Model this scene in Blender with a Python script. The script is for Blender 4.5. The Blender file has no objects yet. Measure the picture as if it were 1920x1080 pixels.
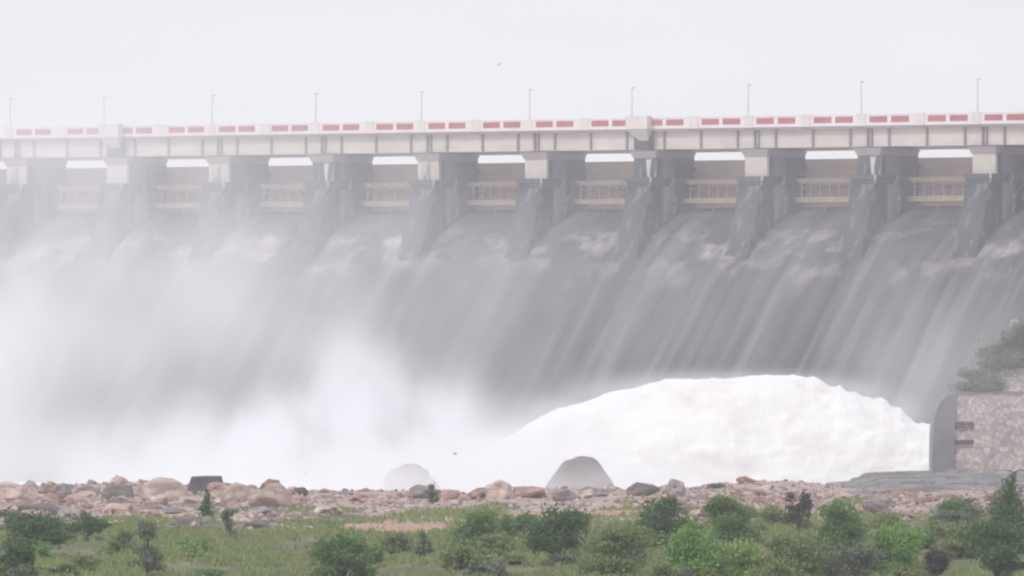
import bpy, bmesh, math, random
import numpy as np
from mathutils import Vector, Matrix, noise as mn

# ------------------------------------------------------------------ camera, world, sun, exposure
S = bpy.context.scene
R = math.radians
F = 18600.0                      # focal length in pixels of the 1920 px wide photograph
HY = 600.0                       # row of the horizon
cam_d = bpy.data.cameras.new('camera'); cam = bpy.data.objects.new('camera', cam_d)
S.collection.objects.link(cam); S.camera = cam
cam_d.sensor_width = 36.0; cam_d.lens = 36.0*F/1920.0
cam_d.clip_start = 1.0; cam_d.clip_end = 9000.0
cam.location = (0, 0, 0)
cam.rotation_euler = (R(90) + math.atan((HY-540.0)/F), 0, 0)

SUN_EL, SUN_AZ = 48.0, 222.0     # azimuth clockwise from +Y; the sun stands behind and left of the camera
w = bpy.data.worlds.new('World'); S.world = w; w.use_nodes = True
wn, wl = w.node_tree.nodes, w.node_tree.links; wn.clear()
sky = wn.new('ShaderNodeTexSky'); sky.sky_type = 'NISHITA'; sky.sun_disc = False
sky.sun_elevation = R(SUN_EL); sky.sun_rotation = R(SUN_AZ); sky.dust_density = 3.0
tc = wn.new('ShaderNodeTexCoord'); mp = wn.new('ShaderNodeMapping'); mp.inputs['Scale'].default_value = (9, 9, 30)
cn = wn.new('ShaderNodeTexNoise'); cn.inputs['Scale'].default_value = 1.3; cn.inputs['Detail'].default_value = 3
cr = wn.new('ShaderNodeValToRGB')
cr.color_ramp.elements[0].position = .3; cr.color_ramp.elements[0].color = (9.0, 8.95, 9.2, 1)
cr.color_ramp.elements[1].position = .7; cr.color_ramp.elements[1].color = (9.9, 9.85, 10.05, 1)
mx = wn.new('ShaderNodeMix'); mx.data_type = 'RGBA'; mx.inputs[0].default_value = .95
bg = wn.new('ShaderNodeBackground'); bg.inputs['Strength'].default_value = .1
wo = wn.new('ShaderNodeOutputWorld')
wl.new(tc.outputs['Generated'], mp.inputs[0]); wl.new(mp.outputs[0], cn.inputs['Vector'])
wl.new(cn.outputs['Fac'], cr.inputs[0]); wl.new(sky.outputs[0], mx.inputs[6]); wl.new(cr.outputs[0], mx.inputs[7])
wl.new(mx.outputs[2], bg.inputs[0]); wl.new(bg.outputs[0], wo.inputs[0])

sd = bpy.data.lights.new('sun', 'SUN'); sd.energy = 1.5; sd.angle = R(12); sd.color = (1, .97, .93)
sun = bpy.data.objects.new('sun', sd); S.collection.objects.link(sun); sun.location = (-60, -60, 90)
tos = Vector((math.sin(R(SUN_AZ))*math.cos(R(SUN_EL)), math.cos(R(SUN_AZ))*math.cos(R(SUN_EL)), math.sin(R(SUN_EL))))
sun.rotation_euler = tos.to_track_quat('Z', 'Y').to_euler()

S.view_settings.view_transform = 'Standard'; S.view_settings.look = 'None'
S.view_settings.exposure = 0.0; S.view_settings.gamma = 1.0
S.render.engine = 'CYCLES'
S.cycles.volume_bounces = 5; S.cycles.max_bounces = 12; S.cycles.diffuse_bounces = 4
S.cycles.transparent_max_bounces = 16
S.cycles.volume_step_rate = 1.0; S.cycles.volume_max_steps = 128
S.cycles.use_denoising = True; S.cycles.use_adaptive_sampling = True; S.cycles.adaptive_threshold = .02
S.cycles.pixel_filter_type = 'BLACKMAN_HARRIS'; S.cycles.filter_width = 2.3

random.seed(7); rng = np.random.default_rng(7)

# ------------------------------------------------------------------ helpers
def tag(o, label=None, cat=None, group=None, kind=None):
    if label: o['label'] = label
    if cat: o['category'] = cat
    if group: o['group'] = group
    if kind: o['kind'] = kind
    return o

def empty(name, loc, rz=0.0):
    o = bpy.data.objects.new(name, None); S.collection.objects.link(o)
    o.location = loc; o.rotation_euler = (0, 0, rz); o.empty_display_size = .5
    return o

class MB:
    def __init__(s, off=(0, 0, 0)):
        s.v = []; s.f = []; s.o = off
    def add(s, vs, fs):
        n = len(s.v); ox, oy, oz = s.o
        s.v += [(a-ox, b-oy, c-oz) for a, b, c in vs]; s.f += [tuple(i+n for i in q) for q in fs]
        return s
    def box(s, x0, x1, y0, y1, z0, z1):
        return s.add([(x0,y0,z0),(x1,y0,z0),(x1,y1,z0),(x0,y1,z0),(x0,y0,z1),(x1,y0,z1),(x1,y1,z1),(x0,y1,z1)],
                     [(0,3,2,1),(4,5,6,7),(0,1,5,4),(1,2,6,5),(2,3,7,6),(3,0,4,7)])
    def hexa(s, b, t):       # two quads of four points each
        return s.add(list(b)+list(t), [(0,3,2,1),(4,5,6,7),(0,1,5,4),(1,2,6,5),(2,3,7,6),(3,0,4,7)])
    def prism_x(s, poly, x0, x1):   # polygon in (y, z), extruded along x
        n = len(poly)
        vs = [(x0, y, z) for y, z in poly]+[(x1, y, z) for y, z in poly]
        fs = [tuple(range(n)), tuple(range(2*n-1, n-1, -1))]
        fs += [(i, i+n, (i+1) % n+n, (i+1) % n) for i in range(n)]
        return s.add(vs, fs)
    def tube(s, pts, rad, seg=8):
        pts = [Vector(p) for p in pts]
        if not hasattr(rad, '__len__'): rad = [rad]*len(pts)
        rings = []
        for i, p in enumerate(pts):
            d = (pts[min(i+1, len(pts)-1)]-pts[max(i-1, 0)]).normalized()
            a = d.orthogonal().normalized(); b = d.cross(a)
            rings.append([tuple(p+(a*math.cos(t)+b*math.sin(t))*rad[i]) for t in [2*math.pi*k/seg for k in range(seg)]])
        vs = [q for r in rings for q in r]; fs = []
        for i in range(len(pts)-1):
            for k in range(seg):
                fs.append((i*seg+k, i*seg+(k+1) % seg, (i+1)*seg+(k+1) % seg, (i+1)*seg+k))
        fs.append(tuple(range(seg-1, -1, -1))); m = (len(pts)-1)*seg; fs.append(tuple(range(m, m+seg)))
        return s.add(vs, fs)
    def build(s, name, m, parent=None, smooth=False, bevel=0):
        me = bpy.data.meshes.new(name); me.from_pydata(s.v, [], s.f); me.materials.append(m)
        bm = bmesh.new(); bm.from_mesh(me)
        bmesh.ops.recalc_face_normals(bm, faces=bm.faces)
        bm.to_mesh(me); bm.free()
        if smooth: me.polygons.foreach_set('use_smooth', [True]*len(me.polygons))
        o = bpy.data.objects.new(name, me); S.collection.objects.link(o)
        if parent: o.parent = parent
        if bevel:
            b = o.modifiers.new('bevel', 'BEVEL'); b.width = bevel; b.segments = 1; b.limit_method = 'ANGLE'
        return o

def copy_tree(o, parent=None):
    c = o.copy(); S.collection.objects.link(c); c.parent = parent
    for ch in list(o.children): copy_tree(ch, c)
    return c

# ------------------------------------------------------------------ materials
def newmat(name):
    m = bpy.data.materials.new(name); m.use_nodes = True
    nt = m.node_tree; return m, nt, nt.nodes['Principled BSDF']

def nd(nt, t, **kw):
    n = nt.nodes.new(t)
    for k, v in kw.items():
        if k in n.inputs: n.inputs[k].default_value = v
        else: setattr(n, k, v)
    return n

def noise_ramp(nt, scale, stops, mscale=(1,1,1), coord='Object', detail=4, rough=.55, loc=(0,0,0)):
    t = nd(nt, 'ShaderNodeTexCoord'); mpn = nd(nt, 'ShaderNodeMapping'); mpn.inputs['Scale'].default_value = mscale
    mpn.inputs['Location'].default_value = loc
    n = nd(nt, 'ShaderNodeTexNoise', Scale=scale, Detail=detail, Roughness=rough)
    r = nd(nt, 'ShaderNodeValToRGB')
    nt.links.new(t.outputs[coord], mpn.inputs[0]); nt.links.new(mpn.outputs[0], n.inputs['Vector']); nt.links.new(n.outputs['Fac'], r.inputs[0])
    e = r.color_ramp.elements
    while len(e) < len(stops): e.new(.5)
    for i, (p, c) in enumerate(stops):
        e[i].position = p; e[i].color = (*c, 1) if len(c) == 3 else c
    return r, n, mpn

def mixc(nt, a, b, fac, mode='MIX'):
    m = nd(nt, 'ShaderNodeMix', data_type='RGBA', blend_type=mode)
    for s, v in ((0, fac), (6, a), (7, b)):
        if hasattr(v, 'is_output'): nt.links.new(v, m.inputs[s])
        elif s == 0: m.inputs[0].default_value = v
        else: m.inputs[s].default_value = (*v, 1)
    return m.outputs[2]

def simple(name, c0, c1, scale=1.0, rough=.85, bump=0.0, mscale=(1,1,1), detail=4, coord='Object', stains=None):
    m, nt, p = newmat(name)
    r, n, _ = noise_ramp(nt, scale, [(.3, c0), (.7, c1)], mscale, coord, detail)
    col = r.outputs[0]
    if stains:                       # (scale, mapping scale, colour, low, high, strength)
        sc, ms, c, lo, hi, k = stains
        r2, _, _ = noise_ramp(nt, sc, [(lo, (0,0,0)), (hi, (k,k,k))], ms, coord, 3, loc=(3.3, 1.7, .4))
        col = mixc(nt, col, c, r2.outputs[0])
    nt.links.new(col, p.inputs['Base Color']); p.inputs['Roughness'].default_value = rough
    if bump:
        b = nd(nt, 'ShaderNodeBump', Strength=bump, Distance=.3); nt.links.new(n.outputs['Fac'], b.inputs['Height']); nt.links.new(b.outputs[0], p.inputs['Normal'])
    return m

M = {}
M['cream'] = simple('cream_concrete', (.42,.37,.32), (.52,.47,.41), .5, .85, stains=(.9, (1.6,1.6,.25), (.10,.10,.115), .52, .62, .95))
M['cream_clean'] = simple('cream_concrete_clean', (.47,.43,.38), (.58,.53,.47), .5, .85, stains=(.8, (1.3,1.3,.2), (.12,.12,.13), .60, .68, .8))
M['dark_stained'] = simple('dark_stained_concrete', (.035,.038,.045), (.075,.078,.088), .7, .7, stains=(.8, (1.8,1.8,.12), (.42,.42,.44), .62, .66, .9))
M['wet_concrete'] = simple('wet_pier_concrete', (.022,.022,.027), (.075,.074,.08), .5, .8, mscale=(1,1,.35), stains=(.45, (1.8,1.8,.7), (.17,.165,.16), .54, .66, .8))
M['girder'] = simple('girder_concrete', (.52,.46,.42), (.64,.57,.52), .12, .85, mscale=(1,1,.6), stains=(.5, (.5,1,1.4), (.30,.26,.25), .50, .75, .35))
M['rib'] = simple('stained_rib_concrete', (.20,.17,.17), (.28,.24,.23), .5)
M['slab'] = simple('deck_slab_concrete', (.26,.22,.22), (.34,.29,.29), .4)
M['parapet'] = simple('white_painted_parapet', (.72,.64,.65), (.80,.74,.74), .3, .7)
M['post'] = simple('cream_parapet_post', (.62,.56,.51), (.74,.68,.64), .25, .8)
M['redpaint'] = simple('red_painted_panel', (.36,.085,.095), (.45,.13,.14), .6, .7)
M['gate'] = simple('gate_brown_paint', (.50,.38,.29), (.61,.48,.38), .5, .6, mscale=(.5,1,1), stains=(.4, (2,1,.3), (.32,.23,.18), .5, .75, .6))
M['gate_beam'] = simple('gate_beam_paint', (.46,.35,.23), (.58,.45,.31), .8, .6)
M['lime'] = simple('lime_streak', (.45,.44,.43), (.62,.60,.58), 1.5)
M['pole'] = simple('galvanised_steel', (.45,.45,.46), (.55,.55,.56), 1, .5)
M['bird'] = simple('dark_feathers', (.03,.025,.025), (.07,.05,.045), 5)
M['asphalt'] = simple('road_asphalt', (.045,.045,.05), (.06,.06,.06), 2)

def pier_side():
    # dark drip stain by the front corner and the rear recess's shade painted dark behind a lighter worn field
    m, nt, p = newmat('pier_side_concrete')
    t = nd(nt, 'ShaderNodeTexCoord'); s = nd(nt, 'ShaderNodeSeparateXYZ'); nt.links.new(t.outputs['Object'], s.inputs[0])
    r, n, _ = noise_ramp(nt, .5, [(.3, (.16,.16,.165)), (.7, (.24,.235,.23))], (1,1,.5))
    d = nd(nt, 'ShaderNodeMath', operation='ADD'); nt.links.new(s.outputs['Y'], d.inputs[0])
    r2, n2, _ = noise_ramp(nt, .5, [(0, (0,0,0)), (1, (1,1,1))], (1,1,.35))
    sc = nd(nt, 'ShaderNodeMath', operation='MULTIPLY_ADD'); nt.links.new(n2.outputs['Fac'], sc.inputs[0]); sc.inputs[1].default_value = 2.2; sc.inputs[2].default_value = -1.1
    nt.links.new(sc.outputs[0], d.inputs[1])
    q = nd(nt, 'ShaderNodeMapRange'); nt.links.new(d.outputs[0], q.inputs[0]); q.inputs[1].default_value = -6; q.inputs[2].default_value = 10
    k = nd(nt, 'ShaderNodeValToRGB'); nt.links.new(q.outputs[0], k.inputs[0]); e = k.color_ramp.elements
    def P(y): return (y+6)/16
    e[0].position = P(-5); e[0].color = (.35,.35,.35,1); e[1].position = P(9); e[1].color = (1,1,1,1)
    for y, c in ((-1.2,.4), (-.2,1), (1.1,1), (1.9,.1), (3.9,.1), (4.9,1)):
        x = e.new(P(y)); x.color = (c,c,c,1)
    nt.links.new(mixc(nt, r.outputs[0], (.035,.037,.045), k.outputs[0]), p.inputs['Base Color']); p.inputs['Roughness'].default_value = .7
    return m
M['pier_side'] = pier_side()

def rockmat(name, a, b, c):
    m, nt, p = newmat(name)
    r, n, _ = noise_ramp(nt, 1.1, [(.28, a), (.5, b), (.74, c)], (1,1,1.8), 'Object', 6, .62)
    oi = nd(nt, 'ShaderNodeObjectInfo'); hs = nd(nt, 'ShaderNodeHueSaturation')
    mr = nd(nt, 'ShaderNodeMapRange'); nt.links.new(oi.outputs['Random'], mr.inputs[0]); mr.inputs[3].default_value = .7; mr.inputs[4].default_value = 1.35
    mr2 = nd(nt, 'ShaderNodeMapRange'); nt.links.new(oi.outputs['Random'], mr2.inputs[0]); mr2.inputs[3].default_value = 1.15; mr2.inputs[4].default_value = .6
    nt.links.new(r.outputs[0], hs.inputs['Color']); nt.links.new(mr.outputs[0], hs.inputs['Value']); nt.links.new(mr2.outputs[0], hs.inputs['Saturation'])
    nt.links.new(hs.outputs[0], p.inputs['Base Color']); p.inputs['Roughness'].default_value = .9
    b_ = nd(nt, 'ShaderNodeBump', Strength=.7, Distance=.15); nt.links.new(n.outputs['Fac'], b_.inputs['Height']); nt.links.new(b_.outputs[0], p.inputs['Normal'])
    return m
M['rock'] = rockmat('pink_granite', (.15,.09,.075), (.42,.275,.235), (.62,.46,.41))
M['rock_tan'] = rockmat('tan_granite', (.17,.12,.10), (.38,.28,.235), (.54,.43,.37))
M['rock_grey'] = rockmat('grey_granite', (.13,.115,.12), (.26,.22,.22), (.34,.29,.28))
M['rock_dome'] = rockmat('brown_grey_granite', (.07,.058,.058), (.16,.13,.125), (.24,.20,.19))
M['rock_dark'] = rockmat('dark_granite', (.05,.045,.055), (.10,.09,.105), (.16,.14,.15))
M['ledge'] = simple('grey_ledge_rock', (.10,.10,.105), (.33,.315,.31), 1, .9, .8, mscale=(.10,.10,1.5), detail=6, stains=(.3, (1,1,2), (.07,.07,.075), .5, .62, .7))

def leafmat(name, c0, c1):
    m, nt, p = newmat(name)
    g = nd(nt, 'ShaderNodeNewGeometry'); r = nd(nt, 'ShaderNodeValToRGB'); nt.links.new(g.outputs['Random Per Island'], r.inputs[0])
    r.color_ramp.elements[0].color = (*[q*1.28 for q in c0], 1); r.color_ramp.elements[1].color = (*[q*1.28 for q in c1], 1)
    nt.links.new(r.outputs[0], p.inputs['Base Color']); p.inputs['Roughness'].default_value = .7
    tr = nd(nt, 'ShaderNodeBsdfTranslucent'); nt.links.new(r.outputs[0], tr.inputs[0])
    ms = nd(nt, 'ShaderNodeMixShader'); ms.inputs[0].default_value = .25
    nt.links.new(p.outputs[0], ms.inputs[1]); nt.links.new(tr.outputs[0], ms.inputs[2])
    nt.links.new(ms.outputs[0], nt.nodes['Material Output'].inputs[0])
    return m
LEAF = {
 'dark': leafmat('dark_green_leaves', (.045,.095,.035), (.105,.175,.06)),
 'mid': leafmat('mid_green_leaves', (.075,.15,.045), (.15,.24,.08)),
 'bright': leafmat('bright_green_leaves', (.11,.22,.05), (.21,.34,.09)),
 'lime': leafmat('yellow_green_leaves', (.17,.28,.06), (.29,.41,.13)),
 'olive': leafmat('olive_green_leaves', (.14,.18,.07), (.22,.26,.11)),
 'grey': leafmat('grey_green_leaves', (.115,.14,.10), (.18,.205,.14)),
 'dead': leafmat('dark_dry_leaves', (.05,.05,.045), (.10,.10,.085)),
 'grass': leafmat('meadow_grass', (.17,.215,.08), (.23,.27,.105)),
 'twig': leafmat('pale_bare_twigs', (.42,.40,.40), (.55,.52,.52)),
}
M['bark'] = simple('grey_brown_bark', (.06,.05,.04), (.12,.10,.085), 3)

def foam_mat():
    m, nt, p = newmat('white_foam')
    r, n, _ = noise_ramp(nt, .13, [(.38, (.82,.79,.765)), (.50, (.90,.895,.89)), (.7, (.93,.93,.93))], (1,1,1.6), detail=6, rough=.6)
    nt.links.new(r.outputs[0], p.inputs['Base Color']); p.inputs['Roughness'].default_value = 1; p.inputs['Specular IOR Level'].default_value = 0
    b_ = nd(nt, 'ShaderNodeBump', Strength=.12, Distance=.4)
    r2, n2, _ = noise_ramp(nt, .9, [(0, (0,0,0)), (1, (1,1,1))], detail=5, rough=.65)
    nt.links.new(n2.outputs['Fac'], b_.inputs['Height']); nt.links.new(b_.outputs[0], p.inputs['Normal'])
    tr = nd(nt, 'ShaderNodeBsdfTranslucent'); tr.inputs[0].default_value = (.98,.98,.98,1)
    ms = nd(nt, 'ShaderNodeMixShader'); ms.inputs[0].default_value = .12
    nt.links.new(p.outputs[0], ms.inputs[1]); nt.links.new(tr.outputs[0], ms.inputs[2]); nt.links.new(ms.outputs[0], nt.nodes['Material Output'].inputs[0])
    return m
M['foam'] = foam_mat()

# ------------------------------------------------------------------ dam frame: local x = along the dam to the right, local y = upstream
TH = R(38); DAM = (-61.17, 1497.2); ZB = -24.0
def dam_to_world(u, y, z):
    return Vector((DAM[0]+u*math.cos(TH)+y*math.sin(TH), DAM[1]-u*math.sin(TH)+y*math.cos(TH), z))
def u_at(px, y=0.0):             # position along the dam seen in column px, on the line local y
    t = (px-960)/F
    # X = t*Y
    return (t*(DAM[1]+y*math.cos(TH))-DAM[0]-y*math.sin(TH))/(math.cos(TH)+t*math.sin(TH))
SP = 20.0; PW = 4.0
OG = [(14, -24), (13.9, 9.0), (11.5, 14.0), (9, 15.6), (7, 15.75), (5, 15.2), (2.5, 14.2), (0, 12.7), (-2.6, 10.7), (-5.3, 8.2), (-8, 5.3), (-11, 1.7), (-15, -3.2), (-20, -9.3), (-26, -16.7), (-30, -21.4), (-33, -24)]

dam = empty('dam', (DAM[0], DAM[1], ZB), -TH)
tag(dam, 'long concrete spillway dam with tall piers and brown gates, water running down its dark face', 'dam')
O0 = (0, 0, ZB)

def face_mat():
    # wet dark concrete with long runs of foam and lime down the slope
    m, nt, p = newmat('wet_spillway_concrete')
    a, n1, _ = noise_ramp(nt, 1, [(.3, (.02,.02,.022)), (.55, (.045,.044,.047)), (.78, (.105,.103,.108))], (.45,.025,.016), detail=5, rough=.58)
    b, n2, _ = noise_ramp(nt, 1, [(.50, (0,0,0)), (.72, (.75,.75,.75))], (.16,.02,.012), detail=4, loc=(5.2,0,0))
    t = nd(nt, 'ShaderNodeTexCoord'); s = nd(nt, 'ShaderNodeSeparateXYZ'); nt.links.new(t.outputs['Object'], s.inputs[0])
    w1, n3, _ = noise_ramp(nt, 1, [(0, (0,0,0)), (1, (1,1,1))], (.12,.04,.03), detail=3, loc=(2,1,0))
    ad = nd(nt, 'ShaderNodeMath', operation='MULTIPLY_ADD'); nt.links.new(n3.outputs['Fac'], ad.inputs[0]); ad.inputs[1].default_value = 5.0; nt.links.new(s.outputs['X'], ad.inputs[2])
    a2 = nd(nt, 'ShaderNodeMath', operation='ADD'); nt.links.new(ad.outputs[0], a2.inputs[0]); a2.inputs[1].default_value = 200-2.5
    md = nd(nt, 'ShaderNodeMath', operation='MODULO'); nt.links.new(a2.outputs[0], md.inputs[0]); md.inputs[1].default_value = 20
    dv = nd(nt, 'ShaderNodeMath', operation='DIVIDE'); nt.links.new(md.outputs[0], dv.inputs[0]); dv.inputs[1].default_value = 20
    wr = nd(nt, 'ShaderNodeValToRGB'); nt.links.new(dv.outputs[0], wr.inputs[0]); e = wr.color_ramp.elements
    e[0].position = 0; e[0].color = (.5,.5,.5,1); e[1].position = 1; e[1].color = (.5,.5,.5,1)
    for q, c in ((.04,.0), (.20,.0), (.25,.85), (.30,.75), (.38,.25), (.62,.30), (.70,.55), (.78,.2), (.93,.25), (.97,.8)):
        x = e.new(q); x.color = (c,c,c,1)
    col = mixc(nt, a.outputs[0], (.17,.168,.178), b.outputs[0])
    k = nd(nt, 'ShaderNodeMath', operation='MULTIPLY'); nt.links.new(wr.outputs[0], k.inputs[0]); k.inputs[1].default_value = .24
    col = mixc(nt, col, (.26,.26,.28), k.outputs[0])
    nt.links.new(col, p.inputs['Base Color']); p.inputs['Roughness'].default_value = .6
    return m
M['face'] = face_mat()
MB(O0).prism_x(OG, -90, 262).build('spillway', M['face'], dam)

def make_pier(kind):
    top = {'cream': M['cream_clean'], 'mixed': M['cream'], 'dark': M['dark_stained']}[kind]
    r = MB(O0)
    # upper shaft behind its facing
    r.box(0, PW, .6, 9.3, 10, 24.2); r.box(.6, PW-.6, 9.3, 13, 10, 22.5)
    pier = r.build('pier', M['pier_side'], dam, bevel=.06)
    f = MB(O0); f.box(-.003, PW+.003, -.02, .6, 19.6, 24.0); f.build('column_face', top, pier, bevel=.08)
    if kind != 'cream':
        q = MB(O0); q.hexa([(2.45,-.028,20.65),(2.95,-.028,20.65),(2.95,-.0205,20.65),(2.45,-.0205,20.65)],[(2.25,-.028,23.2),(3.0,-.028,23.2),(3.0,-.0205,23.2),(2.25,-.0205,23.2)]) if kind == 'dark' else q.box(.15, .55, -.028, -.0205, 20.65, 23.3); q.build('lime_streak', M['lime'], pier)
    c = MB(O0)      # flared cap under the bridge
    c.hexa([(0,-.1,23.4),(PW,-.1,23.4),(PW,9.1,23.4),(0,9.1,23.4)], [(-.55,-.4,24.45),(PW+.45,-.4,24.45),(PW+.45,9.2,24.45),(-.55,9.2,24.45)])
    c.build('pier_cap', M['slab'], pier)
    l = MB(O0); l.box(-.35, PW+.35, -1.55, 6.5, 19.9, 20.6); l.box(-.22, PW+.22, -1.35, 6.4, 19.35, 19.897)
    l.build('ledge', M['dark_stained'], pier, bevel=.06)
    n = MB(O0)      # battered tail running down onto the spillway
    n.prism_x([(.59, 19.34), (.59, 9), (-4.0, 6.5), (-5.7, 6.5), (-4.6, 9.6), (-1.3, 19.34)], -.1, PW+.1)
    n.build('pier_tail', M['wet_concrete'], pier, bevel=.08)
    # trunnion block on each side
    t = MB(O0)
    arc = [(1.9+2.9*math.cos(a), 16.9+2.5*math.sin(a)) for a in [R(x) for x in range(-80, 81, 16)]]
    t.prism_x([(1.9, 14.3)]+arc+[(1.9, 19.3)], PW, PW+.28); t.build('trunnion_block', M['pier_light'], pier)
    return pier
M['pier_light'] = simple('pale_worn_concrete', (.19,.19,.195), (.27,.265,.26), .8, .8, stains=(.7,(1,1,.5),(.09,.09,.1),.5,.7,.8))
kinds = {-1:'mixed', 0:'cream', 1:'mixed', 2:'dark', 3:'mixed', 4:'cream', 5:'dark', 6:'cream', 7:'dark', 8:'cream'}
protos = {}
for k in range(-3, 11):
    kd = kinds.get(k, 'mixed')
    if kd in protos: p = copy_tree(protos[kd], dam)
    else: p = protos[kd] = make_pier(kd)
    p.location = (SP*k, 0, 0)

def make_gate():
    g = MB(O0)       # skin plate, convex to the reservoir, with ribs
    zs = np.linspace(16.2, 23.15, 8)
    def yy(z): return 9.4-((z-20.6)/6.0)**2*1.2
    poly = [(yy(z), z) for z in zs]+[(yy(z)+.25, z) for z in zs[::-1]]
    g.prism_x(poly, PW, SP)
    gate = g.build('gate', M['gate'], dam)
    for z in (20.15, 17.45):
        b = MB(O0); b.box(PW+.05, SP-.05, 6.45, 6.95, z-.06, z+.06+.12); b.box(PW+.05, SP-.05, 6.62, 6.78, z-.42, z-.06); b.box(PW+.05, SP-.05, 6.5, 6.9, z-.5, z-.42)
        b.build('girder', M['gate_beam'], gate)
    for i in range(9):
        x = PW+1.2+i*(SP-PW-2.4)/8
        b = MB(O0); b.box(x-.09, x+.09, 6.6, 6.8, 17.65, 19.65); b.box(x-.07, x+.07, 6.8, 8.9, 18.9, 19.1)
        b.build('strut', M['gate_strut'], gate)
    for i in range(4):
        x = PW+2+i*(SP-PW-4)/4; d = (SP-PW-4)/4
        b = MB(O0); b.tube([(x+.2, 6.7, 17.8), (x+d/2, 6.7, 19.5), (x+d-.2, 6.7, 17.8)], .08, 6); b.build('brace', M['gate_strut'], gate)
    for sx in (PW+.55, SP-.55):
        b = MB(O0); b.tube([(sx, 8.9, 22), (sx, 3.4, 17.0), (sx, 8.6, 16.8)], .22, 6); b.build('arm', M['dark_stained'], gate)
    b = MB(O0); b.box(PW+.02, SP-.02, 8.3, 8.9, 15.55, 16.197); b.build('bottom_seal', M['dark_stained'], gate)
    return gate
M['gate_strut'] = simple('gate_strut_paint', (.36,.29,.24), (.44,.36,.30), .8, .6)
g0 = make_gate()
for k in range(-3, 10):
    g = g0 if k == -3 else copy_tree(g0, dam)
    g.location = (SP*k, 0, 0)

# water over the crest and down the face
def water_mat():
    m, nt, p = newmat('running_water')
    t = nd(nt, 'ShaderNodeTexCoord'); s = nd(nt, 'ShaderNodeSeparateXYZ'); nt.links.new(t.outputs['Object'], s.inputs[0])
    fo, n1, _ = noise_ramp(nt, 1, [(.48, (0,0,0)), (.70, (.68,.68,.68))], (.17,.22,.16), detail=5, rough=.62)
    # torn white water sits just below the gates and thins out down the slope
    mr = nd(nt, 'ShaderNodeMapRange'); nt.links.new(s.outputs['Y'], mr.inputs[0]); mr.inputs[1].default_value = -12; mr.inputs[2].default_value = 4
    rp = nd(nt, 'ShaderNodeValToRGB'); nt.links.new(mr.outputs[0], rp.inputs[0]); e = rp.color_ramp.elements
    e[0].position = .0; e[0].color = (0,0,0,1); e[1].position = 1; e[1].color = (0,0,0,1)
    for q, c in ((.20,.0), (.42,.8), (.66,1), (.85,.25)):
        x = e.new(q); x.color = (c,c,c,1)
    jg, nj, _ = noise_ramp(nt, 1, [(0, (0,0,0)), (1, (1,1,1))], (.25,.1,.05), detail=3, loc=(9,1,0))
    ja = nd(nt, 'ShaderNodeMath', operation='MULTIPLY_ADD'); nt.links.new(nj.outputs['Fac'], ja.inputs[0]); ja.inputs[1].default_value = 9; nt.links.new(s.outputs['Y'], ja.inputs[2])
    jb = nd(nt, 'ShaderNodeMath', operation='SUBTRACT'); nt.links.new(ja.outputs[0], jb.inputs[0]); jb.inputs[1].default_value = 4.5
    nt.links.new(jb.outputs[0], mr.inputs[0])
    f1 = nd(nt, 'ShaderNodeMath', operation='MULTIPLY'); nt.links.new(fo.outputs[0], f1.inputs[0]); nt.links.new(rp.outputs[0], f1.inputs[1])
    st, n2, _ = noise_ramp(nt, 1, [(.54, (0,0,0)), (.80, (.2,.2,.2))], (.36,.022,.014), detail=4, loc=(1.1,0,0))
    f2 = nd(nt, 'ShaderNodeMath', operation='MAXIMUM'); nt.links.new(f1.outputs[0], f2.inputs[0]); nt.links.new(st.outputs[0], f2.inputs[1])
    cc, _, _ = noise_ramp(nt, .2, [(.35, (.52,.45,.41)), (.65, (.66,.62,.60))])
    nt.links.new(cc.outputs[0], p.inputs['Base Color']); p.inputs['Roughness'].default_value = .8
    tr = nd(nt, 'ShaderNodeBsdfTransparent'); ms = nd(nt, 'ShaderNodeMixShader')
    nt.links.new(f2.outputs[0], ms.inputs[0]); nt.links.new(tr.outputs[0], ms.inputs[1]); nt.links.new(p.outputs[0], ms.inputs[2])
    nt.links.new(ms.outputs[0], nt.nodes['Material Output'].inputs[0])
    return m
ogp = [(y, z) for y, z in OG[3:]]
ys = np.array([p[0] for p in ogp]); zs_ = np.array([p[1] for p in ogp])
def og_z(y): return float(np.interp(y, ys[::-1], zs_[::-1]))
us = np.arange(-89, 261, .8); yl = np.concatenate([np.arange(8.5, -12, -.7), np.arange(-12, -33.5, -1.6)])
vs = []
for y in yl:
    for u in us:
        a = .45*max(0, 1-abs(y+3)/14)
        vs.append((u, y, og_z(y)-ZB+.3+a*(mn.noise(Vector((u*.35, y*.3, 0)))+.6*mn.noise(Vector((u*.9, y*.8, 4))))))
nu = len(us); fs = [(i*nu+j, i*nu+j+1, (i+1)*nu+j+1, (i+1)*nu+j) for i in range(len(yl)-1) for j in range(nu-1)]
wsheet = MB(); wsheet.v = vs; wsheet.f = fs
o = wsheet.build('spillway_water', water_mat(), smooth=True); o.location = (DAM[0], DAM[1], ZB); o.rotation_euler = (0, 0, -TH)
tag(o, 'thin sheet of white streaked water running down the spillway face', 'water', kind='structure')

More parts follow.
